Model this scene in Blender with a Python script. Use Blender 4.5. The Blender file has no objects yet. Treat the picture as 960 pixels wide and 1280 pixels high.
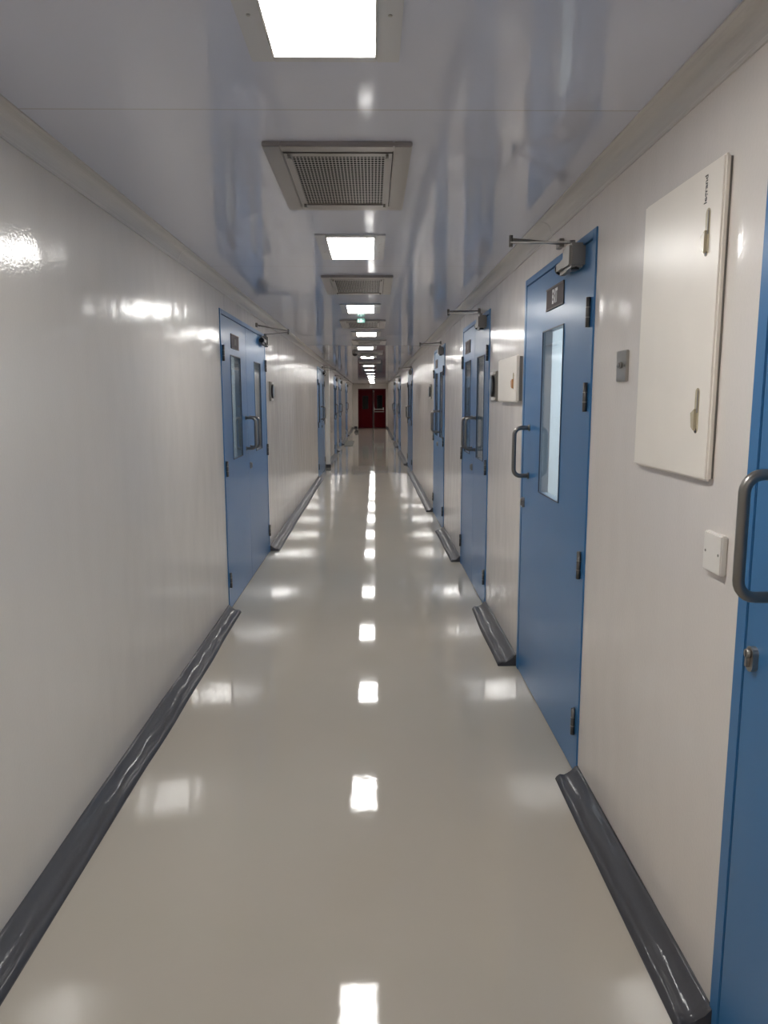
import bpy, bmesh, math, random
from mathutils import Vector, Matrix
random.seed(7)
S = bpy.context.scene
C = S.collection
PI = math.pi

# ------------------------------------------------------------------ dimensions
XL, XR = -1.029, 0.812          # left and right wall faces
ZC = 2.287                      # ceiling
Y0, Y1 = -6.0, 39.4             # ends of the corridor
EYE = 1.5

# ------------------------------------------------------------------ materials
def new_mat(name):
    m = bpy.data.materials.new(name); m.use_nodes = True
    nt = m.node_tree
    return m, nt, nt.nodes['Principled BSDF']

def lin(c):
    return tuple(((v/255+0.055)/1.055)**2.4 if v/255 > 0.04045 else v/255/12.92 for v in c)

def mat(name, srgb, rough=0.4, metal=0.0, spec=0.5, coat=0.0, coat_rough=0.03, bump=None, var=0.0, var_scale=3.0):
    """bump = list of (scale xyz, strength, distance, detail)"""
    m, nt, b = new_mat(name)
    col = lin(srgb)
    b.inputs['Base Color'].default_value = (*col, 1)
    b.inputs['Roughness'].default_value = rough
    b.inputs['Metallic'].default_value = metal
    b.inputs['Specular IOR Level'].default_value = spec
    b.inputs['Coat Weight'].default_value = coat
    b.inputs['Coat Roughness'].default_value = coat_rough
    tc = nt.nodes.new('ShaderNodeTexCoord')
    if var > 0:
        n = nt.nodes.new('ShaderNodeTexNoise'); n.inputs['Scale'].default_value = var_scale
        n.inputs['Detail'].default_value = 4
        nt.links.new(tc.outputs['Object'], n.inputs['Vector'])
        r = nt.nodes.new('ShaderNodeValToRGB')
        r.color_ramp.elements[0].position = .3; r.color_ramp.elements[1].position = .7
        r.color_ramp.elements[0].color = (*[c*(1-var) for c in col], 1)
        r.color_ramp.elements[1].color = (*[min(1, c*(1+var)) for c in col], 1)
        nt.links.new(n.outputs['Fac'], r.inputs['Fac'])
        nt.links.new(r.outputs['Color'], b.inputs['Base Color'])
    prev = None
    for sc, strength, dist, det in (bump or []):
        mp = nt.nodes.new('ShaderNodeMapping'); mp.inputs['Scale'].default_value = sc
        n = nt.nodes.new('ShaderNodeTexNoise'); n.inputs['Scale'].default_value = 1
        n.inputs['Detail'].default_value = det
        nt.links.new(tc.outputs['Object'], mp.inputs['Vector'])
        nt.links.new(mp.outputs['Vector'], n.inputs['Vector'])
        bp = nt.nodes.new('ShaderNodeBump'); bp.inputs['Strength'].default_value = strength
        bp.inputs['Distance'].default_value = dist
        nt.links.new(n.outputs['Fac'], bp.inputs['Height'])
        if prev: nt.links.new(prev.outputs['Normal'], bp.inputs['Normal'])
        prev = bp
    if prev:
        nt.links.new(prev.outputs['Normal'], b.inputs['Normal'])
        nt.links.new(prev.outputs['Normal'], b.inputs['Coat Normal'])
    return m

def emit(name, rgb, strength):
    m, nt, b = new_mat(name)
    b.inputs['Base Color'].default_value = (.8, .8, .8, 1)
    b.inputs['Emission Color'].default_value = (*rgb, 1)
    b.inputs['Emission Strength'].default_value = strength
    return m

def glass(name, tint=(.92, .96, .97)):
    m = bpy.data.materials.new(name); m.use_nodes = True
    nt = m.node_tree; nt.nodes.clear()
    o = nt.nodes.new('ShaderNodeOutputMaterial')
    mx = nt.nodes.new('ShaderNodeMixShader'); fr = nt.nodes.new('ShaderNodeFresnel'); fr.inputs['IOR'].default_value = 1.5
    ge = nt.nodes.new('ShaderNodeNewGeometry'); mr = nt.nodes.new('ShaderNodeMapRange')     # thin pane: same reflectance from both faces
    mr.inputs['To Min'].default_value = 1.5; mr.inputs['To Max'].default_value = 1/1.5
    nt.links.new(ge.outputs['Backfacing'], mr.inputs['Value']); nt.links.new(mr.outputs['Result'], fr.inputs['IOR'])
    t = nt.nodes.new('ShaderNodeBsdfTransparent'); t.inputs['Color'].default_value = (*tint, 1)
    g = nt.nodes.new('ShaderNodeBsdfGlossy'); g.inputs['Roughness'].default_value = 0.02
    nt.links.new(fr.outputs[0], mx.inputs['Fac']); nt.links.new(t.outputs[0], mx.inputs[1])
    nt.links.new(g.outputs[0], mx.inputs[2]); nt.links.new(mx.outputs[0], o.inputs['Surface'])
    return m

M = {}
def wall_paint(name, srgb):
    m = mat(name, srgb, rough=.4, spec=.1, coat=1, coat_rough=.13,
            bump=[((1.6, 1.6, 1.0), .22, .03, 2), ((5.5, 5.5, 3), .30, .012, 1), ((95, 95, 95), .32, .0014, 2)])
    b = m.node_tree.nodes['Principled BSDF']
    for l in list(b.inputs['Normal'].links): m.node_tree.links.remove(l)   # the relief is in the varnish only
    return m
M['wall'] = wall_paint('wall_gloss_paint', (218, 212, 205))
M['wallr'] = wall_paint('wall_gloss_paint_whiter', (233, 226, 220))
M['room'] = mat('adjoining_room_paint', (214, 222, 226), rough=.6)
M['ceiling'] = None
M['floor'] = mat('floor_epoxy', (188, 180, 167), rough=.045, spec=.4, var=.02, var_scale=1.2,
                 bump=[((1.1, 1.1, 1.1), .06, .02, 1), ((7, 7, 7), .05, .004, 2), ((26, 26, 26), .05, .002, 1)])
M['cornice'] = mat('cornice_plastic', (212, 208, 204), rough=.22)
M['blue'] = mat('blue_door_paint', (60, 119, 172), rough=.30, spec=.45, coat=.2, coat_rough=.2, var=.02, var_scale=2,
                bump=[((90, 90, 90), .05, .001, 2)])
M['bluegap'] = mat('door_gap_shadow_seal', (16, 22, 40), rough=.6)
M['red'] = mat('dark_red_door_paint', (74, 2, 13), rough=.4, spec=.06)
M['redgap'] = mat('dark_rebate', (30, 6, 10), rough=.6)
M['steel'] = mat('brushed_steel', (168, 164, 158), rough=.3, metal=.9)
M['vent'] = mat('vent_stainless', (166, 162, 160), rough=.28, metal=1, bump=[((6, 60, 6), .08, .002, 2)])
M['darksteel'] = mat('dull_steel', (140, 136, 132), rough=.36, metal=.85)
M['hinge'] = mat('hinge_steel', (112, 110, 108), rough=.4, metal=.8)
M['closer'] = mat('closer_grey_metal', (150, 146, 140), rough=.4, metal=.6)
M['black'] = mat('black_plastic', (22, 22, 24), rough=.35)
M['dark'] = mat('vent_inside', (24, 24, 28), rough=.8)
M['liner'] = mat('window_liner_grey', (150, 163, 176), rough=.4)
M['bead'] = mat('window_bead', (52, 66, 88), rough=.4)
M['glass'] = glass('clear_glass')
M['darkglass'] = glass('dark_wired_glass', (.3, .36, .36))
M['white'] = mat('white_plastic', (236, 232, 226), rough=.3)
M['cream'] = mat('cream_plastic', (245, 238, 228), rough=.3, var=.02, var_scale=6)
M['latch'] = mat('yellowed_clear_plastic', (190, 178, 152), rough=.25)
M['orange'] = mat('faded_orange_plastic', (196, 140, 92), rough=.3)
M['sign'] = mat('sign_grey_brown', (92, 83, 83), rough=.55, spec=.2)
M['signedge'] = mat('sign_edge', (118, 112, 110), rough=.55, spec=.2)
M['signtxt'] = mat('sign_white', (236, 234, 232), rough=.4)
M['print'] = mat('dark_print', (50, 48, 48), rough=.5)
M['skirt'] = mat('dark_grey_plastic_wrap', (72, 72, 77), rough=.5, spec=.25, coat=.30, coat_rough=.07,
                 bump=[((40, 22, 40), .16, .006, 3), ((170, 70, 170), .16, .002, 3)])
M['skirtband'] = mat('dark_grey_skirting', (70, 70, 74), rough=.35)
M['pilaster'] = mat('white_pilaster_paint', (252, 249, 243), rough=.35)
M['lens'] = emit('lamp_diffuser', (1.0, .985, .955), 16.0)
M['bezel'] = mat('lamp_frame_white', (206, 206, 208), rough=.22)
M['greenlit'] = emit('green_exit_lens', (.04, .32, .22), .45)
M['signwhite'] = emit('exit_pictogram', (.8, 1, .92), 1.0)
M['mat'] = mat('grey_floor_mat', (120, 118, 110), rough=.9)
M['endwall'] = M['wall']

def ceiling_mat():
    m, nt, b = new_mat('ceiling_gloss_panel')
    N, L = nt.nodes, nt.links
    b.inputs['Roughness'].default_value = .07; b.inputs['Specular IOR Level'].default_value = .85
    tc = N.new('ShaderNodeTexCoord'); sp = N.new('ShaderNodeSeparateXYZ'); L.new(tc.outputs['Object'], sp.inputs[0])
    a = N.new('ShaderNodeMath'); a.operation = 'ADD'; a.inputs[1].default_value = 100*2.45-2.195; L.new(sp.outputs['Y'], a.inputs[0])
    md = N.new('ShaderNodeMath'); md.operation = 'MODULO'; md.inputs[1].default_value = 2.45; L.new(a.outputs[0], md.inputs[0])
    lt = N.new('ShaderNodeMath'); lt.operation = 'LESS_THAN'; lt.inputs[1].default_value = .006; L.new(md.outputs[0], lt.inputs[0])
    mx = N.new('ShaderNodeMix'); mx.data_type = 'RGBA'
    mx.inputs['A'].default_value = (*lin((212, 215, 229)), 1); mx.inputs['B'].default_value = (*lin((190, 188, 190)), 1)
    L.new(lt.outputs[0], mx.inputs['Factor']); L.new(mx.outputs['Result'], b.inputs['Base Color'])
    mp = N.new('ShaderNodeMapping'); mp.inputs['Scale'].default_value = (1.6, .9, 1)
    n = N.new('ShaderNodeTexNoise'); n.inputs['Scale'].default_value = 1; n.inputs['Detail'].default_value = 1
    L.new(tc.outputs['Object'], mp.inputs[0]); L.new(mp.outputs[0], n.inputs['Vector'])
    bp = N.new('ShaderNodeBump'); bp.inputs['Strength'].default_value = .06; bp.inputs['Distance'].default_value = .02
    L.new(n.outputs['Fac'], bp.inputs['Height']); L.new(bp.outputs[0], b.inputs['Normal'])
    return m
M['ceiling'] = ceiling_mat()

# ------------------------------------------------------------------ mesh builder
class MB:
    def __init__(self): self.v = []; self.f = []; self.mi = []; self.mats = []; self.sm = []
    def _m(self, key):
        if key not in self.mats: self.mats.append(key)
        return self.mats.index(key)
    def add(self, vs, fs, m, smooth=False):
        o = len(self.v); k = self._m(m)
        self.v += [tuple(p) for p in vs]
        for f in fs: self.f.append([o+i for i in f]); self.mi.append(k); self.sm.append(smooth)
    def quad(self, a, b, c, d, m): self.add([a, b, c, d], [(0, 1, 2, 3)], m)
    def box(self, x0, x1, y0, y1, z0, z1, m, bev=0.0):
        bm = bmesh.new()
        r = bmesh.ops.create_cube(bm, size=1)
        for v in bm.verts:
            v.co = Vector(((x0+x1)/2+v.co.x*(x1-x0), (y0+y1)/2+v.co.y*(y1-y0), (z0+z1)/2+v.co.z*(z1-z0)))
        if bev > 0:
            bmesh.ops.bevel(bm, geom=list(bm.edges), offset=bev, segments=2, affect='EDGES', clamp_overlap=True)
        bmesh.ops.recalc_face_normals(bm, faces=bm.faces)
        bm.verts.index_update()
        self.add([v.co.copy() for v in bm.verts], [[v.index for v in f.verts] for f in bm.faces], m)
        bm.free()
    def cyl(self, p, q, r, m, n=14, r2=None):
        p, q = Vector(p), Vector(q); r2 = r if r2 is None else r2
        d = (q-p).normalized(); a = d.orthogonal().normalized(); b = d.cross(a)
        vs = [p+a*r*math.cos(2*PI*i/n)+b*r*math.sin(2*PI*i/n) for i in range(n)]
        vs += [q+a*r2*math.cos(2*PI*i/n)+b*r2*math.sin(2*PI*i/n) for i in range(n)]
        self.add(vs, [(i, (i+1) % n, n+(i+1) % n, n+i) for i in range(n)], m, True)
        o = [list(range(n))[::-1], list(range(n, 2*n))]
        self.add(vs, o, m)
    def tube(self, pts, r, m, n=12):
        pts = [Vector(p) for p in pts]; rings = []
        t0 = (pts[1]-pts[0]).normalized(); a = t0.orthogonal().normalized()
        for i, p in enumerate(pts):
            t = ((pts[min(i+1, len(pts)-1)]-p).normalized()+(p-pts[max(i-1, 0)]).normalized())
            t = t.normalized() if t.length > 1e-6 else t0
            a = (a-t*a.dot(t)).normalized(); b = t.cross(a)
            rings.append([p+a*r*math.cos(2*PI*k/n)+b*r*math.sin(2*PI*k/n) for k in range(n)])
        vs = [v for ring in rings for v in ring]; fs = []
        for i in range(len(pts)-1):
            for k in range(n):
                fs.append((i*n+k, i*n+(k+1) % n, (i+1)*n+(k+1) % n, (i+1)*n+k))
        self.add(vs, fs, m, True)
        self.add(rings[0], [list(range(n))[::-1]], m); self.add(rings[-1], [list(range(n))], m)
    def dome(self, c, r, h, m, up=-1, n=20, k=6):
        vs = []; fs = []
        for j in range(k):
            t = j/k*PI/2
            for i in range(n):
                vs.append((c[0]+r*math.cos(t)*math.cos(2*PI*i/n), c[1]+r*math.cos(t)*math.sin(2*PI*i/n), c[2]+up*h*math.sin(t)))
        vs.append((c[0], c[1], c[2]+up*h))
        for j in range(k-1):
            for i in range(n): fs.append((j*n+i, j*n+(i+1) % n, (j+1)*n+(i+1) % n, (j+1)*n+i))
        for i in range(n): fs.append(((k-1)*n+i, (k-1)*n+(i+1) % n, k*n))
        self.add(vs, fs, m, True)
    def prism(self, poly, axis, a0, a1, m, bev=0):
        """poly: 2d points; axis 'x','y','z' extrusion between a0 and a1"""
        def P(u, v, a): return {'x': (a, u, v), 'y': (u, a, v), 'z': (u, v, a)}[axis]
        n = len(poly)
        vs = [P(u, v, a0) for u, v in poly]+[P(u, v, a1) for u, v in poly]
        self.add(vs, [list(range(n))[::-1], list(range(n, 2*n))]+[(i, (i+1) % n, n+(i+1) % n, n+i) for i in range(n)], m)
    def text(self, s, size, origin, ux, uy, m, off=0.0):
        """flat lettering; ux reading direction, uy up"""
        cu = bpy.data.curves.new('t', 'FONT'); cu.body = s; cu.size = size; cu.offset = off
        cu.align_x = 'CENTER'; cu.align_y = 'CENTER'; cu.resolution_u = 3
        o = bpy.data.objects.new('t', cu); C.objects.link(o)
        dg = bpy.context.evaluated_depsgraph_get(); dg.update()
        me = bpy.data.meshes.new_from_object(o.evaluated_get(dg))
        o0, ux, uy = Vector(origin), Vector(ux), Vector(uy)
        self.add([o0+ux*v.co.x+uy*v.co.y for v in me.vertices], [list(p.vertices) for p in me.polygons], m)
        bpy.data.objects.remove(o); bpy.data.curves.remove(cu); bpy.data.meshes.remove(me)
    def build(self, name, parent=None, loc=None, fix=True):
        me = bpy.data.meshes.new(name); me.from_pydata(self.v, [], self.f)
        for k in self.mats: me.materials.append(M[k])
        me.polygons.foreach_set('material_index', self.mi); me.polygons.foreach_set('use_smooth', self.sm)
        if fix:
            bm = bmesh.new(); bm.from_mesh(me)
            bmesh.ops.remove_doubles(bm, verts=bm.verts, dist=1e-6)
            bmesh.ops.recalc_face_normals(bm, faces=bm.faces); bm.to_mesh(me); bm.free()
        me.update()
        o = bpy.data.objects.new(name, me); C.objects.link(o)
        if parent: o.parent = parent
        if loc: o.location = loc
        return o

def tag(o, label, cat, group=None, kind='thing'):
    o['label'] = label; o['category'] = cat
    if group: o['group'] = group
    o['kind'] = kind
    return o

def empty(name, loc, rz=0.0):
    o = bpy.data.objects.new(name, None); C.objects.link(o); o.location = loc; o.rotation_euler = (0, 0, rz)
    o.empty_display_size = .1
    return o

def dup(root, loc):
    r = root.copy(); C.objects.link(r); r.location = loc
    for ch in list(root.children):
        c = ch.copy(); C.objects.link(c); c.parent = r
        for g in list(ch.children):
            d = g.copy(); C.objects.link(d); d.parent = c
    return r

# ------------------------------------------------------------------ setting
DOORS_R = [(0.33, 1.59), (2.78, 4.035), (5.23, 6.755), (8.43, 9.87), (15.2, 17.1), (21.5, 23.3), (26.2, 28.1)]
DOORS_L = [(5.185, 7.325), (14.2, 16.15), (20.3, 21.6), (23.2, 24.9), (29.0, 31.0)]
DH = 2.11
WT = .05                                           # wall thickness

def side_wall(name, x, sgn, doors, label, wm='wall'):
    """sgn: direction out of the corridor (+1 right)"""
    mb = MB(); ys = [Y0]
    for a, b in doors: ys += [a, b]
    ys.append(Y1)
    xb = x+sgn*WT
    def face(xx, ya, yb, za, zb): mb.quad((xx, ya, za), (xx, yb, za), (xx, yb, zb), (xx, ya, zb), wm)
    for i in range(len(ys)-1):
        opening = i % 2 == 1
        for xx in (x, xb):
            if not opening: face(xx, ys[i], ys[i+1], 0, DH)
            face(xx, ys[i], ys[i+1], DH, ZC)
        if opening:
            for yy in (ys[i], ys[i+1]): mb.quad((x, yy, 0), (xb, yy, 0), (xb, yy, DH), (x, yy, DH), wm)
            mb.quad((x, ys[i], DH), (xb, ys[i], DH), (xb, ys[i+1], DH), (x, ys[i+1], DH), wm)
    mb.quad((x, Y0, 0), (xb, Y0, 0), (xb, Y0, ZC), (x, Y0, ZC), wm)
    mb.quad((x, Y1, 0), (xb, Y1, 0), (xb, Y1, ZC), (x, Y1, ZC), wm)
    mb.quad((x, Y0, ZC), (xb, Y0, ZC), (xb, Y1, ZC), (x, Y1, ZC), wm)
    return tag(mb.build(name), label, 'wall', kind='structure')
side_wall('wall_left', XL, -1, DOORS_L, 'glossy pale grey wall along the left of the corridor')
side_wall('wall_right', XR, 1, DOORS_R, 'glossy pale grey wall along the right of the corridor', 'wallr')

mb = MB(); mb.box(XL-2.6, XR+2.6, Y0-.2, Y1+1.6, -.1, 0, 'floor')
tag(mb.build('floor'), 'shiny grey epoxy floor down the whole corridor', 'floor', kind='structure')
mb = MB(); mb.box(XL-2.6, XR+2.6, Y0-.2, Y1+1.6, ZC, ZC+.1, 'ceiling')
tag(mb.build('ceiling'), 'reflective grey panelled ceiling over the corridor', 'ceiling', kind='structure')

# end wall with the opening of the red doors
RX0, RX1, RZ = -.735, .705, 2.03
mb = MB()
mb.box(XL-WT, RX0, Y1, Y1+.15, 0, ZC, 'wall'); mb.box(RX1, XR+WT, Y1, Y1+.15, 0, ZC, 'wall'); mb.box(RX0, RX1, Y1, Y1+.15, RZ, ZC, 'wall')
tag(mb.build('wall_end'), 'pale wall around the dark red doors at the far end', 'wall', kind='structure')
mb = MB(); mb.box(XL-WT, XR+WT, Y0-.15, Y0, 0, ZC, 'wall')
tag(mb.build('wall_back'), 'pale wall closing the corridor behind the viewer', 'wall', kind='structure')

# coved cornices, in lengths with a fine joint between them
def cornice(x, sgn, cuts, side):
    c = .057; prof = [(0, -c-.010), (-.006, -c-.010), (-.0065, -c-.002)]
    for k in range(9):
        t = k/8*PI/2
        prof.append((-.0075-(c-.014)*(1-math.cos(t)), -c+(c-.006)*math.sin(t)))
    prof += [(-c+.001, -.006), (-c-.010, -.005), (-c-.010, 0), (0, 0)]
    for i in range(len(cuts)-1):
        mb = MB(); ya, yb = cuts[i]+.002, cuts[i+1]-.002
        mb.prism([(x+sgn*u, ZC+v) for u, v in prof], 'y', ya, yb, 'cornice')
        cornice.n += 1
        tag(mb.build('trim_%d' % cornice.n), 'pale coved cornice %s' % side[i], 'cornice', kind='structure')
cornice.n = 0
def cornice_side(x, s, cuts, labels):
    cornice(x, s, cuts, labels)
cornice_side(XL, -1, [Y0, 4.134, 9.1, Y1], ['at the top of the left wall, nearest length before the joint', 'over the left double door', 'running along the far part of the left wall'])
cornice_side(XR, 1, [Y0, 3.481, 8.5, Y1], ['at the top of the right wall, nearest length above the big cream panel', 'over the right double door beyond the exit door', 'running along the far part of the right wall'])

# plastic-wrapped coved skirting
def skirting(x, s, ya, yb, label, name, big=1.0, fine=True):
    """s: +1 right wall; profile runs from the wall top to the outer foot"""
    prof = [(.000, .054), (.007, .055), (.013, .050), (.021, .041), (.032, .031), (.044, .0245), (.056, .0195), (.065, .0185), (.073, .0190), (.080, .0170), (.086, .012), (.090, .005), (.092, .0005)]
    n = max(6, int((yb-ya)/(.035 if fine else .25)))
    rnd = random.Random(int(ya*100)+(5 if s > 0 else 0))
    ph = [rnd.random()*6 for _ in range(6)]
    mb = MB(); vs = []; fs = []; k = len(prof)
    for i in range(n+1):
        y = ya+(yb-ya)*i/n
        w = 1+.05*math.sin(y*2.1+ph[0])+.03*math.sin(y*6.3+ph[1])
        h = 1+.06*math.sin(y*1.7+ph[2])+.03*math.sin(y*7.1+ph[3])
        for j, (u, v) in enumerate(prof):
            jit = .0012*math.sin(y*23+j*1.3+ph[4])+.0009*math.sin(y*41+j*2.1+ph[5]) if 0 < j < k-1 else 0
            vs.append((x-s*(u*w*big), y, max(0.0004, v*h*big+jit)))
    for i in range(n):
        for j in range(k-1): fs.append((i*k+j, i*k+j+1, (i+1)*k+j+1, (i+1)*k+j))
    mb.add(vs, fs, 'skirt', True)
    for i in (0, n):                                # closed ends, a little puckered
        ring = vs[i*k:(i+1)*k]; base = (x, ring[0][1], 0.0004)
        mb.add(ring+[base], [list(range(k+1))], 'skirt')
    # underside and back
    mb.quad(vs[k-1], vs[n*k+k-1], (x, yb, .0004), (x, ya, .0004), 'skirt')
    mb.quad(vs[0], vs[n*k], (x, yb, .0004), (x, ya, .0004), 'skirt')
    return tag(mb.build(name), label, 'skirting', kind='structure')
RS = [(1.575, 2.775), (4.045, 5.21), (6.78, 8.40), (9.90, 15.17), (17.13, 21.47), (23.33, 26.17), (28.13, Y1)]
RSL = ['dark wrapped skirting on the right, between the nearest door and the exit door',
       'short dark wrapped skirting on the right, between the exit door and the double door',
       'dark wrapped skirting on the right, just past the double door',
       'long dark skirting on the right, past the third blue door', 'thin dark skirting deep down the right wall',
       'dark skirting between the farthest blue doors on the right', 'dark skirting meeting the end wall on the right']
for i, ((a, b), l) in enumerate(zip(RS, RSL)):
    skirting(XR, 1, a, b, l, 'baseboard_right' if i == 0 else 'baseboard_right.%03d' % i, 1.12 if i == 1 else 1.0, b < 18)
LS = [(-5.9, 5.17), (7.345, 14.17), (16.8, 20.27), (21.63, 23.17), (24.93, 28.97), (31.03, Y1)]
LSL = ['dark wrapped skirting on the left, running up to the double door', 'dark wrapped skirting on the left, just past the double door',
       'dark skirting on the left, beyond the white pilaster', 'short dark skirting between far blue doors on the left',
       'dark skirting beside the grey mat on the left', 'dark skirting meeting the end wall on the left']
for i, ((a, b), l) in enumerate(zip(LS, LSL)):
    skirting(XL, -1, a, b, l, 'baseboard_left' if i == 0 else 'baseboard_left.%03d' % i, 1.0, b < 18)
for nm, xa, xb, l in (('baseboard_end', XL+.09, RX0-.06, 'dark skirting on the end wall, left of the red doors'), ('baseboard_end.001', RX1+.06, XR-.09, 'dark skirting on the end wall, right of the red doors')):
    mb = MB(); mb.box(xa, xb, Y1-.02, Y1, 0, .09, 'skirtband', .004)
    tag(mb.build(nm), l, 'skirting', kind='structure')

# white pilaster on the left
mb = MB(); mb.box(XL, XL+.085, 16.55, 16.75, .07, ZC-.07, 'pilaster', .006); mb.box(XL, XL+.11, 16.50, 16.79, 0, .07, 'skirtband', .006)
tag(mb.build('trim_%d' % (cornice.n+1)), 'white painted pilaster beside the second blue door on the left', 'pilaster', kind='structure')

# ------------------------------------------------------------------ blue doors
HB = None
def arc_handle(x, z0, z1, stand, r):
    c = .035; pts = [(x, 0, z1), (x, stand-c, z1)]
    for k in range(1, 6): t = k/6*PI/2; pts.append((x, stand-c+c*math.sin(t), z1-c+c*math.cos(t)))
    pts.append((x, stand, z1-c)); pts.append((x, stand, z0+c))
    for k in range(1, 6): t = k/6*PI/2; pts.append((x, stand-c+c*math.cos(t), z0+c-c*math.sin(t)))
    pts += [(x, stand-c, z0), (x, 0, z0)]
    return pts

def door_leaf(root, xa, xb, hinge, hz, win=None, sign=None, sign_word=None, handle_x=None, lock_x=None, near=True, red=False):
    """xa<xb local extents; hinge -1: hinged at xa, +1: at xb"""
    F = .004; T = .045; z0, z1 = .008, 2.072
    col = 'blue'
    mb = MB()
    if win:
        wa, wb, wz0, wz1 = win
        xs = [xa, wa, wb, xb]; zs = [z0, wz0, wz1, z1]
        for yy in (F, F-T):
            for i in range(3):
                for j in range(3):
                    if i == 1 and j == 1: continue
                    mb.quad((xs[i], yy, zs[j]), (xs[i+1], yy, zs[j]), (xs[i+1], yy, zs[j+1]), (xs[i], yy, zs[j+1]), col)
        for a, b in (((xa, z0), (xb, z0)), ((xb, z0), (xb, z1)), ((xb, z1), (xa, z1)), ((xa, z1), (xa, z0))):
            mb.quad((a[0], F, a[1]), (b[0], F, b[1]), (b[0], F-T, b[1]), (a[0], F-T, a[1]), col)
        for a, b in (((wa, wz0), (wb, wz0)), ((wb, wz0), (wb, wz1)), ((wb, wz1), (wa, wz1)), ((wa, wz1), (wa, wz0))):
            mb.quad((a[0], F, a[1]), (b[0], F, b[1]), (b[0], F-T, b[1]), (a[0], F-T, a[1]), 'liner')
    else:
        mb.box(xa, xb, F-T, F, z0, z1, col)
    leaf = mb.build('leaf', root, fix=False)
    if win:
        bb = MB(); w = .005
        for (p, q, r_, s_) in ((wa, wb, wz0, wz0+w), (wa, wb, wz1-w, wz1), (wa, wa+w, wz0, wz1), (wb-w, wb, wz0, wz1)):
            bb.box(p, q, F-.002, F+.0035, r_, s_, 'bead')
        bb.build('window_bead', leaf)
        gp = MB(); gp.box(wa+.004, wb-.004, F-.006, F-.003, wz0+.004, wz1-.004, 'glass'); gp.build('glass_pane', leaf)
    if handle_x is not None:
        hb = MB(); hb.tube(arc_handle(handle_x, 1.105, 1.352, .082, .0115), .0115, 'darksteel', 14)
        for zz in (1.105, 1.352): hb.cyl((handle_x, F, zz), (handle_x, F+.006, zz), .017, 'darksteel', 18)
        hb.build('handle', leaf)
    if lock_x is not None:
        lb = MB(); zc = .955
        poly = []
        for k in range(24):
            t = 2*PI*k/24; poly.append((lock_x+.0155*math.cos(t), zc+.0155*math.sin(t)+(.011 if math.sin(t) > 0 else -.013)))
        lb.prism(poly, 'y', F, F+.012, 'steel')
        lb.cyl((lock_x, F+.012, zc+.011), (lock_x, F+.020, zc+.011), .0095, 'steel', 18)
        lb.box(lock_x-.004, lock_x+.004, F+.011, F+.020, zc-.018, zc+.006, 'steel', .001)
        lb.box(lock_x-.0012, lock_x+.0012, F+.0195, F+.0204, zc+.004, zc+.018, 'black')
        lb.build('lock_cylinder', leaf)
    xh = xa if hinge < 0 else xb
    for z in hz:
        h = MB(); xc = xh+hinge*.004
        h.cyl((xc, F+.010, z-.054), (xc, F+.010, z+.054), .0085, 'hinge', 14)
        for zz in (-.018, .018): h.cyl((xc, F+.010, z+zz-.0015), (xc, F+.010, z+zz+.0015), .0092, 'steel', 14)
        h.box(min(xc, xc-hinge*.020), max(xc, xc-hinge*.020), F, F+.005, z-.052, z+.052, 'hinge')
        h.build('hinge', leaf)
    if sign:
        sa, sb, sz0, sz1 = sign
        s = MB(); s.box(sa, sb, F, F+.004, sz0, sz1, 'sign', .001)
        s.box(sa, sb, F+.003, F+.006, sz0, sz0+.008, 'signedge'); s.box(sa, sb, F+.003, F+.006, sz1-.008, sz1, 'signedge')
        if sign_word:
            sg = SIGN_DIR[0]
            s.text(sign_word, .082, ((sa+sb)/2+.005*sg, F+.0048, (sz0+sz1)/2), (sg*.58, 0, 0), (0, 0, 1), 'signtxt', .003)
        else:
            s.box(sa+(sb-sa)*.35, sb-(sb-sa)*.35, F+.004, F+.005, sz0+.03, sz1-.03, 'signedge')
        s.build('sign_plate', leaf, fix=False)
    return leaf
SIGN_DIR = [-1]

def door_closer(root, xh, d):
    """overhead closer near the hinge edge xh; d direction along the leaf away from the hinge"""
    F = .004
    b = MB()
    def X(a, c): return (min(xh+d*a, xh+d*c), max(xh+d*a, xh+d*c))
    x0, x1 = X(.085, .20); b.box(x0, x1, F, F+.062, 1.992, 2.082, 'closer', .010)
    x0, x1 = X(.20, .36); b.box(x0, x1, F, F+.050, 1.998, 2.058, 'closer', .016)
    b.cyl((xh+d*.36, F+.028, 2.028), (xh+d*.372, F+.028, 2.028), .022, 'black', 18)
    b.cyl((xh+d*.11, F+.034, 1.984), (xh+d*.11, F+.034, 1.994), .016, 'black', 16)
    for k in (.145, .16): b.cyl((xh+d*k, F+.034, 1.987), (xh+d*k, F+.034, 1.993), .004, 'steel', 10)
    body = b.build('door_closer', root)
    a = MB()
    piv = Vector((xh+d*.16, F+.034, 2.092)); tip = Vector((xh+d*.235, .262, 2.105)); br = Vector((xh+d*.46, .014, 2.150))
    a.cyl((piv.x, piv.y, 2.08), (piv.x, piv.y, 2.102), .011, 'darksteel', 14)
    def bar2(p, q): a.cyl(p, q, .0055, 'darksteel', 10)
    def bar(p, q, dz, w, m):
        v = (q-p); n = Vector((-v.y, v.x, 0)).normalized()*w
        vs = [p+n, p-n, q-n, q+n]
        a.add([u+Vector((0, 0, dz)) for u in vs]+[u+Vector((0, 0, dz+.006)) for u in vs], [(0, 1, 2, 3), (4, 5, 6, 7), (0, 1, 5, 4), (1, 2, 6, 5), (2, 3, 7, 6), (3, 0, 4, 7)], m)
    bar(piv, tip, 0, .009, 'darksteel'); bar2(tip+Vector((0, 0, .016)), br)
    a.cyl((tip.x, tip.y, 2.092), (tip.x, tip.y, 2.136), .008, 'hinge', 12)
    x0, x1 = X(.44, .50); a.box(x0, x1, .0, .020, 2.132, 2.168, 'darksteel', .002)
    a.build('closer_arm', body)

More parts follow.
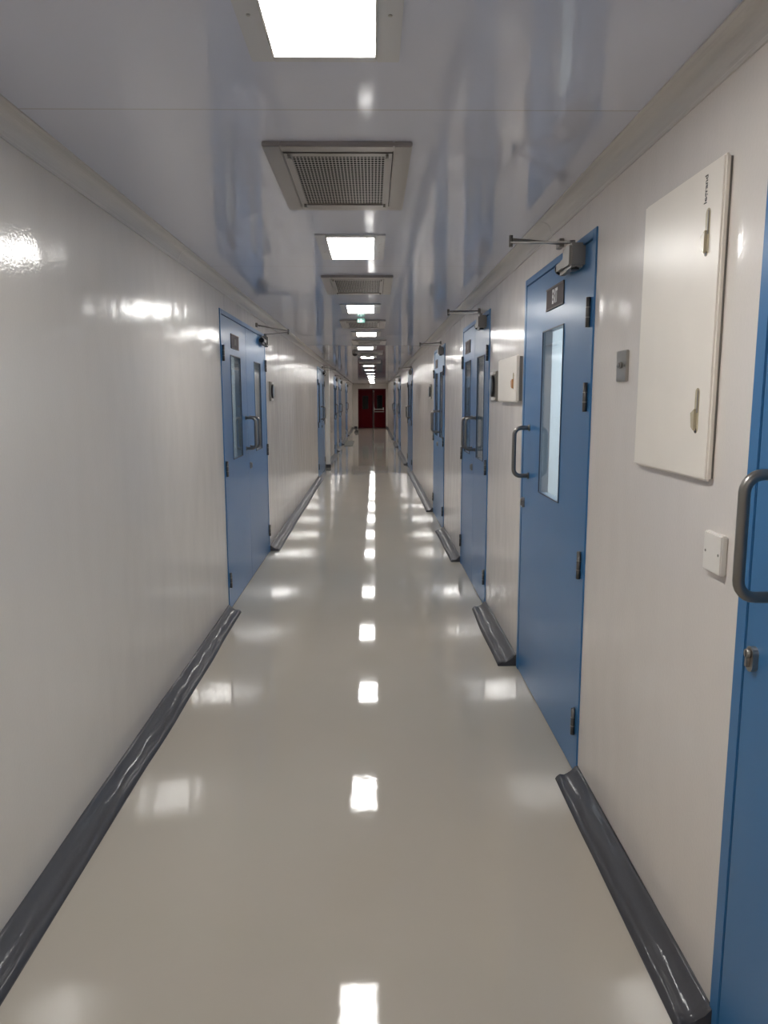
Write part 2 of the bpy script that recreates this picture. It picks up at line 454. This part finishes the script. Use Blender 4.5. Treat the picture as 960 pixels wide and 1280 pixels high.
def door(n, wall, ya, yb, kind, label, group, detail):
    """detail is a dict in corridor y coordinates"""
    right = wall == 'R'
    x = XR if right else XL
    yc = (ya+yb)/2
    root = empty('door_%d' % n, (x, yc, 0), PI/2 if right else -PI/2)
    tag(root, label, 'door', group, 'structure')
    L = (lambda y: y-yc) if right else (lambda y: yc-y)     # corridor y -> local x
    SIGN_DIR[0] = -1                                          # facing the door, local +x runs right to left
    W = yb-ya; w = .042
    f = MB(); P = .006
    f.box(-W/2, -W/2+w, -WT, P, 0, DH, 'blue', .002); f.box(W/2-w, W/2, -WT, P, 0, DH, 'blue', .002); f.box(-W/2+w, W/2-w, -WT, P, 2.078, DH, 'blue', .002)
    # rebate strips behind the leaf
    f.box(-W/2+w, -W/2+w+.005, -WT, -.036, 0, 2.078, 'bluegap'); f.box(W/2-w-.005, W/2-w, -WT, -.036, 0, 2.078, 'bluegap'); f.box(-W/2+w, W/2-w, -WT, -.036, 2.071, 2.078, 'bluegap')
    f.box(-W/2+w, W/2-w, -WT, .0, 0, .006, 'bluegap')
    f.build('frame', root)
    g = .004
    if kind == 'single':
        hinge_y, hz = detail['hinge'], detail.get('hz', (1.815, 1.505, .86, .22))
        xa, xb = -W/2+w+g, W/2-w-g
        hl = L(hinge_y); hs = -1 if hl < 0 else 1
        win = detail.get('win')
        if win: win = (*sorted((L(win[0]), L(win[1]))), win[2], win[3])
        sg = detail.get('sign')
        if sg: sg = (*sorted((L(sg[0]), L(sg[1]))), sg[2], sg[3])
        door_leaf(root, xa, xb, hs, hz, win, sg, detail.get('word'), L(detail['handle']), L(detail['lock']))
        if detail.get('closer', True): door_closer(root, xa if hs < 0 else xb, -hs)
    else:
        ym = detail['mid']; xm = L(ym); hz = detail.get('hz', (1.815, 1.018, .22))
        for (xa, xb, hs) in ((-W/2+w+g, xm-.002, -1), (xm+.002, W/2-w-g, 1)):
            ymid = (yc+(xa+xb)/2) if right else (yc-(xa+xb)/2)
            near = ymid < ym
            win = detail.get('win_near' if near else 'win_far')
            if win: win = (*sorted((L(win[0]), L(win[1]))), win[2], win[3])
            sg = detail.get('sign_near' if near else 'sign_far')
            if sg: sg = (*sorted((L(sg[0]), L(sg[1]))), sg[2], sg[3])
            hy = ym+(-.10 if near else .10)
            lk = L(ym+.055) if not near else None
            door_leaf(root, xa, xb, hs, hz, win, sg, detail.get('word'), L(hy), lk)
            if (detail.get('closer') == 'near') == near and detail.get('closer'):
                door_closer(root, xa if hs < 0 else xb, -hs)
        a = MB(); a.box(xm-.010, xm+.010, -.052, -.0415, .008, 2.07, 'bluegap'); a.build('meeting_strip', root)
    return root

GS, GD = 'blue single doors', 'blue double doors'
door(1, 'R', .33, 1.59, 'single', 'blue door at the right edge of the view, beside the white switch plate', GS,
     dict(hinge=.33, handle=1.443, lock=1.505, win=(.75, 1.15, 1.05, 1.812), sign=(.8, 1.1, 1.895, 1.99)))
door(2, 'R', 2.78, 4.035, 'single', 'blue single door with an EXIT plate, tall window and steel pull handle', GS,
     dict(hinge=2.78, handle=3.845, lock=3.935, win=(3.205, 3.595, 1.05, 1.812), sign=(3.22, 3.53, 1.895, 1.992), word='EXIT'))
door(3, 'R', 5.23, 6.755, 'double', 'blue double door on the right, just past the small cream panel', GD,
     dict(mid=5.965, win_near=(5.45, 5.81, 1.045, 1.815), win_far=(6.20, 6.56, 1.045, 1.815), sign_far=(6.235, 6.55, 1.878, 1.98), closer='near'))
door(4, 'R', 8.43, 9.87, 'double', 'third blue door along the right wall after the EXIT door, paired handles', GD,
     dict(mid=9.15, win_near=(8.65, 8.99, 1.045, 1.815), win_far=(9.31, 9.65, 1.045, 1.815), sign_far=(9.33, 9.63, 1.878, 1.98), closer='near'))
for n, (a, b) in zip((5, 6, 7), DOORS_R[4:]):
    door(n, 'R', a, b, 'double', ['far blue door on the right, after the long skirting run', 'second blue door from the end on the right wall', 'farthest blue door on the right wall, near the red doors'][n-5], GD,
         dict(mid=(a+b)/2, win_near=(a+.25, a+.62, 1.045, 1.815), win_far=(b-.62, b-.25, 1.045, 1.815), closer='near'))
door(8, 'L', 5.185, 7.325, 'double', 'blue double door with two steel pull handles, nearest door on the left wall', GD,
     dict(mid=6.205, win_near=(5.525, 5.925, 1.06, 1.82), win_far=(6.61, 6.97, 1.05, 1.825), sign_near=(5.555, 5.87, 1.868, 1.973), closer='far'))
for n, (a, b) in zip((9, 10, 11, 12), DOORS_L[1:]):
    door(n, 'L', a, b, 'double', ['blue double door on the left, just before the white pilaster', 'blue door on the left, first beyond the white pilaster', 'blue door on the left, second beyond the white pilaster', 'blue door on the left wall past the grey mat'][n-9], GD,
         dict(mid=(a+b)/2, win_near=(a+.25, a+.55, 1.045, 1.815), win_far=(b-.55, b-.25, 1.045, 1.815), closer='far'))

# rooms behind the doors
def side_room(s, ya, yb, lamp, label, name, depth=2.2, tone='room', ahead=.8):
    xw = (XR+WT) if s > 0 else (XL-WT); xo = xw+s*depth
    a, b = ya-.35, yb+ahead
    mb = MB(); t = .05
    lo, hi = sorted((xw, xo))
    mb.quad((xo, a, 0), (xo, b, 0), (xo, b, ZC), (xo, a, ZC), tone)
    mb.quad((xw, a, 0), (xo, a, 0), (xo, a, ZC), (xw, a, ZC), tone)
    mb.quad((xw, b, 0), (xo, b, 0), (xo, b, ZC), (xw, b, ZC), tone)
    tag(mb.build(name), label, 'wall', kind='structure')
    if lamp:
        ld = bpy.data.lights.new('side_room_lamp', 'AREA'); ld.shape = 'RECTANGLE'; ld.size = .6; ld.size_y = .8; ld.energy = lamp; ld.color = (.93, .97, 1)
        lo_ = bpy.data.objects.new('side_room_lamp', ld); C.objects.link(lo_); lo_.location = (xw+s*1.1, yb+ahead-.55, ZC-.03)
rooms = [(1, .33, 1.59, 0, 'the nearest right door'), (1, 2.78, 4.035, 22, 'the EXIT door'), (1, 5.23, 6.755, 9, 'the right double door'), (1, 8.43, 9.87, 6, 'the third door on the right')]
for i, (s, a, b, l, t) in enumerate(rooms): side_room(s, a, b, l, 'pale room walls behind %s' % t, 'wall_side_room' + ('' if i == 0 else '.%03d' % i), 1.9)
side_room(-1, 5.185, 7.325, 9, 'pale room walls behind the left double door', 'wall_side_room.004', 2.0)
for i, (a, b) in enumerate(DOORS_R[4:]): side_room(1, a, b, 0, 'room walls behind far right door, number %s from the end' % ('three', 'two', 'one')[i], 'wall_side_room.%03d' % (5+i), .8, ahead=.35)
for i, (a, b) in enumerate(DOORS_L[1:]): side_room(-1, a, b, 0, 'room walls behind far left door, number %s from the end' % ('four', 'three', 'two', 'one')[i], 'wall_side_room.%03d' % (8+i), .8, ahead=.35)

# ------------------------------------------------------------------ red double door at the end
root = empty('door_13', (0, Y1, 0)); tag(root, 'dark red double door with push bar at the far end of the corridor', 'door', None, 'structure')
f = MB(); w = .04
f.box(RX0, RX0+w, -.02, .12, 0, RZ, 'red', .003); f.box(RX1-w, RX1, -.02, .12, 0, RZ, 'red', .003); f.box(RX0+w, RX1-w, -.02, .12, RZ-w, RZ, 'red', .003)
f.build('frame', root)
xm = .05
def red_leaf(xa, xb, win, glassm):
    mb = MB(); wa, wb, wz0, wz1 = win; y0, y1 = .0, .045
    xs = [xa, wa, wb, xb]; zs = [.01, wz0, wz1, RZ-w-.004]
    for i in range(3):
        for j in range(3):
            if (i, j) != (1, 1): mb.box(xs[i], xs[i+1], y0, y1, zs[j], zs[j+1], 'red')
    lf = mb.build('leaf', root)
    g = MB(); g.box(wa, wb, .02, .026, wz0, wz1, glassm); g.build('glass_pane', lf)
    b = MB(); q = .02
    for (p, r_, s_, t) in ((wa-q, wb+q, wz0-q, wz0), (wa-q, wb+q, wz1, wz1+q), (wa-q, wa, wz0, wz1), (wb, wb+q, wz0, wz1)): b.box(p, r_, -.012, 0, s_, t, 'redgap')
    b.build('window_bead', lf)
    return lf
lA = red_leaf(RX0+w+.004, xm-.03, (-.50, -.22, 1.0, 1.65), 'darkglass')
lB = red_leaf(xm+.004, RX1-w-.004, (.26, .52, 1.02, 1.68), 'darkglass')
p = MB(); p.cyl((xm+.04, -.035, .03), (xm+.04, -.035, RZ-.06), .016, 'steel', 12)
for z in (.06, .94, 1.9): p.box(xm+.015, xm+.065, -.05, 0, z-.03, z+.03, 'steel', .004)
p.build('vertical_rod', lB)
p = MB(); p.box(xm+.07, .60, -.085, -.055, .955, .99, 'steel', .006); p.box(xm+.05, .62, -.03, 0, .83, .87, 'closer', .004)
for x in (xm+.06, .58): p.box(x-.025, x+.025, -.09, 0, .93, 1.06, 'steel', .006)
p.build('push_bar', lB)
mb = MB()
mb.quad((XL-.1, Y1+1.4, 0), (XR+.1, Y1+1.4, 0), (XR+.1, Y1+1.4, ZC), (XL-.1, Y1+1.4, ZC), 'room')
mb.quad((XL-.1, Y1+.15, 0), (XL-.1, Y1+1.4, 0), (XL-.1, Y1+1.4, ZC), (XL-.1, Y1+.15, ZC), 'room')
mb.quad((XR+.1, Y1+.15, 0), (XR+.1, Y1+1.4, 0), (XR+.1, Y1+1.4, ZC), (XR+.1, Y1+.15, ZC), 'room')
tag(mb.build('wall_lobby'), 'dark lobby walls behind the red doors', 'wall', kind='structure')

# ------------------------------------------------------------------ ceiling lights
def make_light():
    root = empty('ceiling_light', (0, 0, 0))
    f = MB(); fx, fy = .172, .318; lx, ly = .119, .285
    # plate with an opening for the diffuser
    f.box(-fx, -lx, -fy, fy, -.007, 0, 'bezel', .002); f.box(lx, fx, -fy, fy, -.007, 0, 'bezel', .002)
    f.box(-lx, lx, -fy, -ly, -.007, 0, 'bezel', .002); f.box(-lx, lx, ly, fy, -.007, 0, 'bezel', .002)
    fr = f.build('frame', root)
    d = MB(); d.box(-lx+.004, lx-.004, -ly+.004, ly-.004, -.006, -.001, 'lens'); d.build('diffuser', root)
    r = MB(); q = .004
    for (a, b, c, e) in ((-lx, lx, -ly, -ly+q), (-lx, lx, ly-q, ly), (-lx, -lx+q, -ly, ly), (lx-q, lx, -ly, ly)): r.box(a, b, c, e, -.011, -.001, 'white')
    r.build('rim', root)
    for x in (-.146, .146):
        for y in (-.10, .10):
            s = MB(); s.cyl((x, y, -.0085), (x, y, -.006), .0045, 'steel', 10); s.build('screw', root)
    return root
LY = [1.57, 4.075, 6.745, 9.315, 11.81, 14.4, 18.15, 20.7, 23.5, 26.3, 29.1, 31.7, 34.3, 36.9]
LX = [-.105, -.103, -.097, -.068, -.10, -.088, -.08, -.07, -.05, -.04, -.03, -.02, -.01, 0]
LL = ['bright rectangular ceiling light cut by the top of the view', 'rectangular ceiling light between the two nearest vents',
      'third ceiling light from the viewer, just before the green exit sign', 'fourth ceiling light, just beyond the green exit sign',
      'fifth ceiling light, before the round smoke detector', 'sixth ceiling light, half hidden by the round smoke detector',
      'seventh ceiling light along the corridor', 'eighth ceiling light along the corridor', 'ninth ceiling light along the corridor',
      'tenth ceiling light along the corridor', 'fourth ceiling light from the red doors', 'third ceiling light from the red doors',
      'second ceiling light from the red doors', 'ceiling light closest to the red doors']
lt = make_light()
for i, (y, x, l) in enumerate(zip(LY, LX, LL)):
    o = lt if i == 0 else dup(lt, (0, 0, 0))
    o.location = (x, y, ZC)
    tag(o, l, 'ceiling light', 'ceiling lights along the corridor')
for y, l in ((-1.0, 'ceiling light just behind the viewer'), (-3.6, 'ceiling light farthest behind the viewer')):
    tag(dup(lt, (-.105, y, ZC)), l, 'ceiling light', 'ceiling lights along the corridor')

# ------------------------------------------------------------------ ceiling vents
def make_vent():
    root = empty('ceiling_vent', (0, 0, 0))
    ox, oy, ix, iy = .233, .395, .176, .338; T = .016
    f = MB()
    f.box(-ox, -ix, -oy, oy, -T, 0, 'vent', .003); f.box(ix, ox, -oy, oy, -T, 0, 'vent', .003)
    f.box(-ix, ix, -oy, -iy, -T, 0, 'vent', .003); f.box(-ix, ix, iy, oy, -T, 0, 'vent', .003)
    f.build('frame', root)
    b = MB(); b.box(-ix, ix, -iy, iy, -.004, -.001, 'dark'); b.build('duct_back', root)
    g = MB(); px, py = .150, .302; z = -.0145
    g.box(-ix+.003, -px, -iy+.003, iy-.003, -.018, -.011, 'vent', .001); g.box(px, ix-.003, -iy+.003, iy-.003, -.018, -.011, 'vent', .001)
    g.box(-px, px, -iy+.003, -py, -.018, -.011, 'vent', .001); g.box(-px, px, py, iy-.003, -.018, -.011, 'vent', .001)
    nx, ny = 26, 26; dx, dy = 2*px/nx, 2*py/ny
    for i in range(nx):
        for j in range(ny):
            cx, cy = -px+(i+.5)*dx, -py+(j+.5)*dy
            sq = [(dx/2, 0), (dx/2, dy/2), (0, dy/2), (-dx/2, dy/2), (-dx/2, 0), (-dx/2, -dy/2), (0, -dy/2), (dx/2, -dy/2)]
            r1, r2 = dx*.42, dy*.40
            hole = [(r1*math.cos(k*PI/4), r2*math.sin(k*PI/4)) for k in range(8)]
            vs = [(cx+a, cy+b_, z) for a, b_ in sq]+[(cx+a, cy+b_, z) for a, b_ in hole]
            g.add(vs, [(k, (k+1) % 8, 8+(k+1) % 8, 8+k) for k in range(8)], 'vent')
    g.build('perforated_grille', root)
    for x in (-.157, .157):
        for y in (-.305, .305):
            l = MB(); l.box(x-.005, x+.005, y-.022, y+.022, -.023, -.017, 'darksteel', .002); l.cyl((x, y, -.026), (x, y, -.022), .006, 'steel', 12)
            l.build('latch', root)
    return root
vt = make_vent()
for i, (x, y, l) in enumerate([(-.105, 2.843, 'large stainless ceiling vent nearest the viewer, with perforated grille'), (-.094, 5.365, 'second stainless ceiling vent, beyond the second ceiling light'),
                               (-.092, 8.07, 'third ceiling vent, just beyond the green exit sign'), (-.04, 10.62, 'fourth ceiling vent, behind the fourth light'),
                               (-.046, 13.16, 'fifth ceiling vent, beside the small dark dome'), (-.046, 16.3, 'sixth and farthest ceiling vent visible')]):
    o = vt if i == 0 else dup(vt, (0, 0, 0))
    o.location = (x, y, ZC); tag(o, l, 'vent', 'stainless ceiling vents')

# small things on the ceiling
root = empty('exit_sign', (-.105, 7.50, ZC)); tag(root, 'tiny green lit exit sign hanging from the ceiling past the third light', 'sign')
b = MB(); b.box(-.030, .030, -.014, .014, -.008, 0, 'white', .002); b.build('housing', root)
b = MB(); b.box(-.038, .038, -.004, .004, -.048, -.008, 'greenlit', .0015); b.build('green_panel', root)
b = MB()
b.cyl((0.0, -.0055, -.017), (0.0, -.004, -.017), .006, 'signwhite', 12)
b.prism([(-.007, -.024), (.007, -.024), (.013, -.044), (.004, -.037), (-.010, -.045)], 'y', -.0054, -.0042, 'signwhite')
b.prism([(.018, -.024), (.031, -.030), (.018, -.036)], 'y', -.0054, -.0042, 'signwhite')
b.prism([(-.031, -.020), (-.020, -.020), (-.020, -.042), (-.031, -.042)], 'y', -.0054, -.0042, 'signwhite')
b.build('pictogram', root)
root = empty('smoke_detector', (-.07, 13.75, ZC)); tag(root, 'round pale smoke detector on the ceiling before the sixth light', 'smoke detector')
b = MB(); b.cyl((0, 0, -.02), (0, 0, 0), .065, 'bezel', 24); b.build('base', root)
b = MB(); b.dome((0, 0, -.02), .055, .028, 'closer'); b.build('sensor_head', root)
root = empty('dome_camera', (-.29, 13.0, ZC)); tag(root, 'small dark dome fitting on the ceiling left of the lights', 'camera')
b = MB(); b.cyl((0, 0, -.025), (0, 0, 0), .05, 'closer', 20); b.build('base', root)
b = MB(); b.dome((0, 0, -.025), .045, .04, 'black'); b.build('dome', root)

# ------------------------------------------------------------------ things on the walls (local frame: x along wall, y into the corridor)
def wall_thing(name, wall, y, z):
    return empty(name, (XR if wall == 'R' else XL, y, z), PI/2 if wall == 'R' else -PI/2)

# large cream plastic cover panel of a distribution box, with two sliding latches and printed word (local +x = far)
def capsule(cx, cz, hw, hh, n=8):
    return [(cx+hw*math.cos(t), cz+(hh-hw)+hw*math.sin(t)) for t in [PI*k/n for k in range(n+1)]]+[(cx+hw*math.cos(t), cz-(hh-hw)+hw*math.sin(t)) for t in [PI+PI*k/n for k in range(n+1)]]
root = wall_thing('distribution_box_cover', 'R', 2.0025, 1.304); tag(root, 'large cream plastic distribution box cover on the right wall with two latches', 'distribution box')
W, H = .495, .740
b = MB(); b.box(-W/2+.006, W/2-.006, 0, .006, .006, H-.006, 'darksteel'); b.build('back_box', root)
b = MB(); b.box(-W/2, W/2, .005, .020, 0, H, 'cream', .005); cov = b.build('cover', root)
for zc in (.583, .166):
    xl = -.176
    b = MB(); F = .020
    b.prism(capsule(xl, zc, .012, .055), 'y', F-.004, F+.0008, 'latch'); 
    b.prism(capsule(xl, zc-.048, .006, .006), 'y', F, F+.0014, 'black')
    b.prism([(xl-.002, zc-.048), (xl-.002, zc+.004), (xl+.018, zc-.006), (xl+.012, zc-.04)], 'y', F, F+.008, 'latch')
    b.prism([(xl-.008, zc-.005), (xl-.003, zc-.005), (xl-.003, zc+.05), (xl-.008, zc+.046)], 'y', F, F+.003, 'closer')
    b.build('latch', cov)
b = MB(); b.text('legrand', .0225, (-.157, .0206, .684), (0, 0, 1), (1, 0, 0), 'print', .0004)
b.build('printed_word', cov, fix=False)

root = wall_thing('distribution_box_cover', 'R', 4.37, 1.482); tag(root, 'small cream distribution box cover with one orange latch, beside the EXIT door', 'distribution box')  # smaller plastic cover panel of a distribution box, same style
W, H = .60, .252
b = MB(); b.box(-W/2+.01, W/2-.01, 0, .022, .006, H-.006, 'darksteel'); b.build('back_box', root)
b = MB(); b.box(-W/2, W/2, .018, .034, 0, H, 'cream', .006); cov = b.build('cover', root)
b = MB(); b.prism(capsule(-.21, .115, .012, .045), 'y', .032, .036, 'latch'); b.prism([(-.215, .075), (-.215, .125), (-.175, .115), (-.185, .085)], 'y', .034, .044, 'orange'); b.build('latch', cov)

# wall intercoms: grey plate with a dark-rimmed handset
def intercom(wall, y, z, label):
    root = wall_thing('wall_intercom', wall, y, z); tag(root, label, 'intercom', 'wall intercoms')
    b = MB(); b.box(-.092, .092, 0, .014, 0, .195, 'closer', .004); b.build('back_plate', root)
    b = MB(); b.prism(capsule(0, .098, .058, .068), 'y', .014, .030, 'black'); b.prism(capsule(.014, .098, .040, .056), 'y', .030, .036, 'liner'); b.build('handset', root)
    b = MB(); b.box(-.07, .07, .014, .026, .170, .190, 'white', .003); b.build('cradle', root)
    b = MB(); b.box(-.07, .05, .014, .022, .006, .026, 'white', .003); b.build('button_strip', root)
intercom('R', 4.965, 1.484, 'grey wall plate with black handset on the right, between small panel and double door')
intercom('L', 7.67, 1.482, 'grey wall plate with black handset on the left, past the double door')
intercom('R', 10.35, 1.50, 'distant small dark-gripped wall plate past the third right door')

# steel call plate
root = wall_thing('call_switch', 'R', 2.436, 1.554); tag(root, 'small square steel plate with push button, between EXIT door and big panel', 'button plate')
b = MB(); b.box(-.047, .047, 0, .010, 0, .098, 'steel', .002); b.build('plate', root)
b = MB(); b.cyl((0, .010, .052), (0, .016, .052), .011, 'steel', 18); b.cyl((0, .016, .052), (0, .019, .052), .008, 'darksteel', 18); b.build('push_button', root)
for x in (-.034, .034):
    b = MB(); b.cyl((x, .010, .05), (x, .0125, .05), .004, 'darksteel', 12); b.build('screw', root)

# white blank plate beside the nearest door
root = wall_thing('switch_plate', 'R', 1.708, 1.094); tag(root, 'white square blank switch plate on the wall beside the nearest blue door', 'switch plate')
b = MB(); b.box(-.046, .046, 0, .016, 0, .094, 'white', .003); b.build('plate', root)
for x in (-.033, .033):
    b = MB(); b.cyl((x, .016, .047), (x, .0168, .047), .0032, 'closer', 12); b.build('screw', root)

# ------------------------------------------------------------------ floor things
b = MB(); b.box(-.93, -.64, 24.1, 27.2, .0002, .012, 'mat', .004)
tag(b.build('floor_mat'), 'thin grey mat on the floor by the far left wall', 'mat')
root = empty('door_stop', (-.70, 34.2, 0)); tag(root, 'small black wedge on the floor near the red doors', 'door stop')
b = MB(); b.prism([(-.12, 0), (.08, 0), (.06, .10), (-.05, .13), (-.12, .03)], 'y', -.1, .1, 'black'); b.build('wedge', root)

# ------------------------------------------------------------------ camera
f_px, pitch, yaw, roll = 933.0, .150174, .015303, -.0023697
def ray(u, v):
    x, y = (u-480)/f_px, -(v-640)/f_px
    c, s = math.cos(roll), math.sin(roll); x, y = c*x-s*y, s*x+c*y
    d = (x, math.cos(pitch)+y*math.sin(pitch), -math.sin(pitch)+y*math.cos(pitch))
    c, s = math.cos(yaw), math.sin(yaw)
    return Vector((d[0]*c+d[1]*s, -d[0]*s+d[1]*c, d[2]))
fw = ray(480, 640).normalized(); rt = (ray(481, 640)-ray(480, 640)).normalized(); up = rt.cross(fw)
cd = bpy.data.cameras.new('camera'); cam = bpy.data.objects.new('camera', cd); C.objects.link(cam)
cam.matrix_world = Matrix(((rt.x, up.x, -fw.x, 0), (rt.y, up.y, -fw.y, 0), (rt.z, up.z, -fw.z, EYE), (0, 0, 0, 1)))
cd.sensor_fit = 'HORIZONTAL'; cd.sensor_width = 36; cd.lens = f_px/960*36; cd.clip_start = .02
S.camera = cam

# ------------------------------------------------------------------ world and view
wd = bpy.data.worlds.new('world'); S.world = wd; wd.use_nodes = True
wd.node_tree.nodes['Background'].inputs[0].default_value = (.02, .02, .022, 1)
S.view_settings.view_transform = 'Standard'; S.view_settings.look = 'None'
S.view_settings.gamma = 1; S.view_settings.use_curve_mapping = False
S.view_settings.exposure = 0.9
S.cycles.max_bounces = 14; S.cycles.diffuse_bounces = 8; S.cycles.glossy_bounces = 8; S.cycles.transparent_max_bounces = 12
S.cycles.sample_clamp_indirect = 12
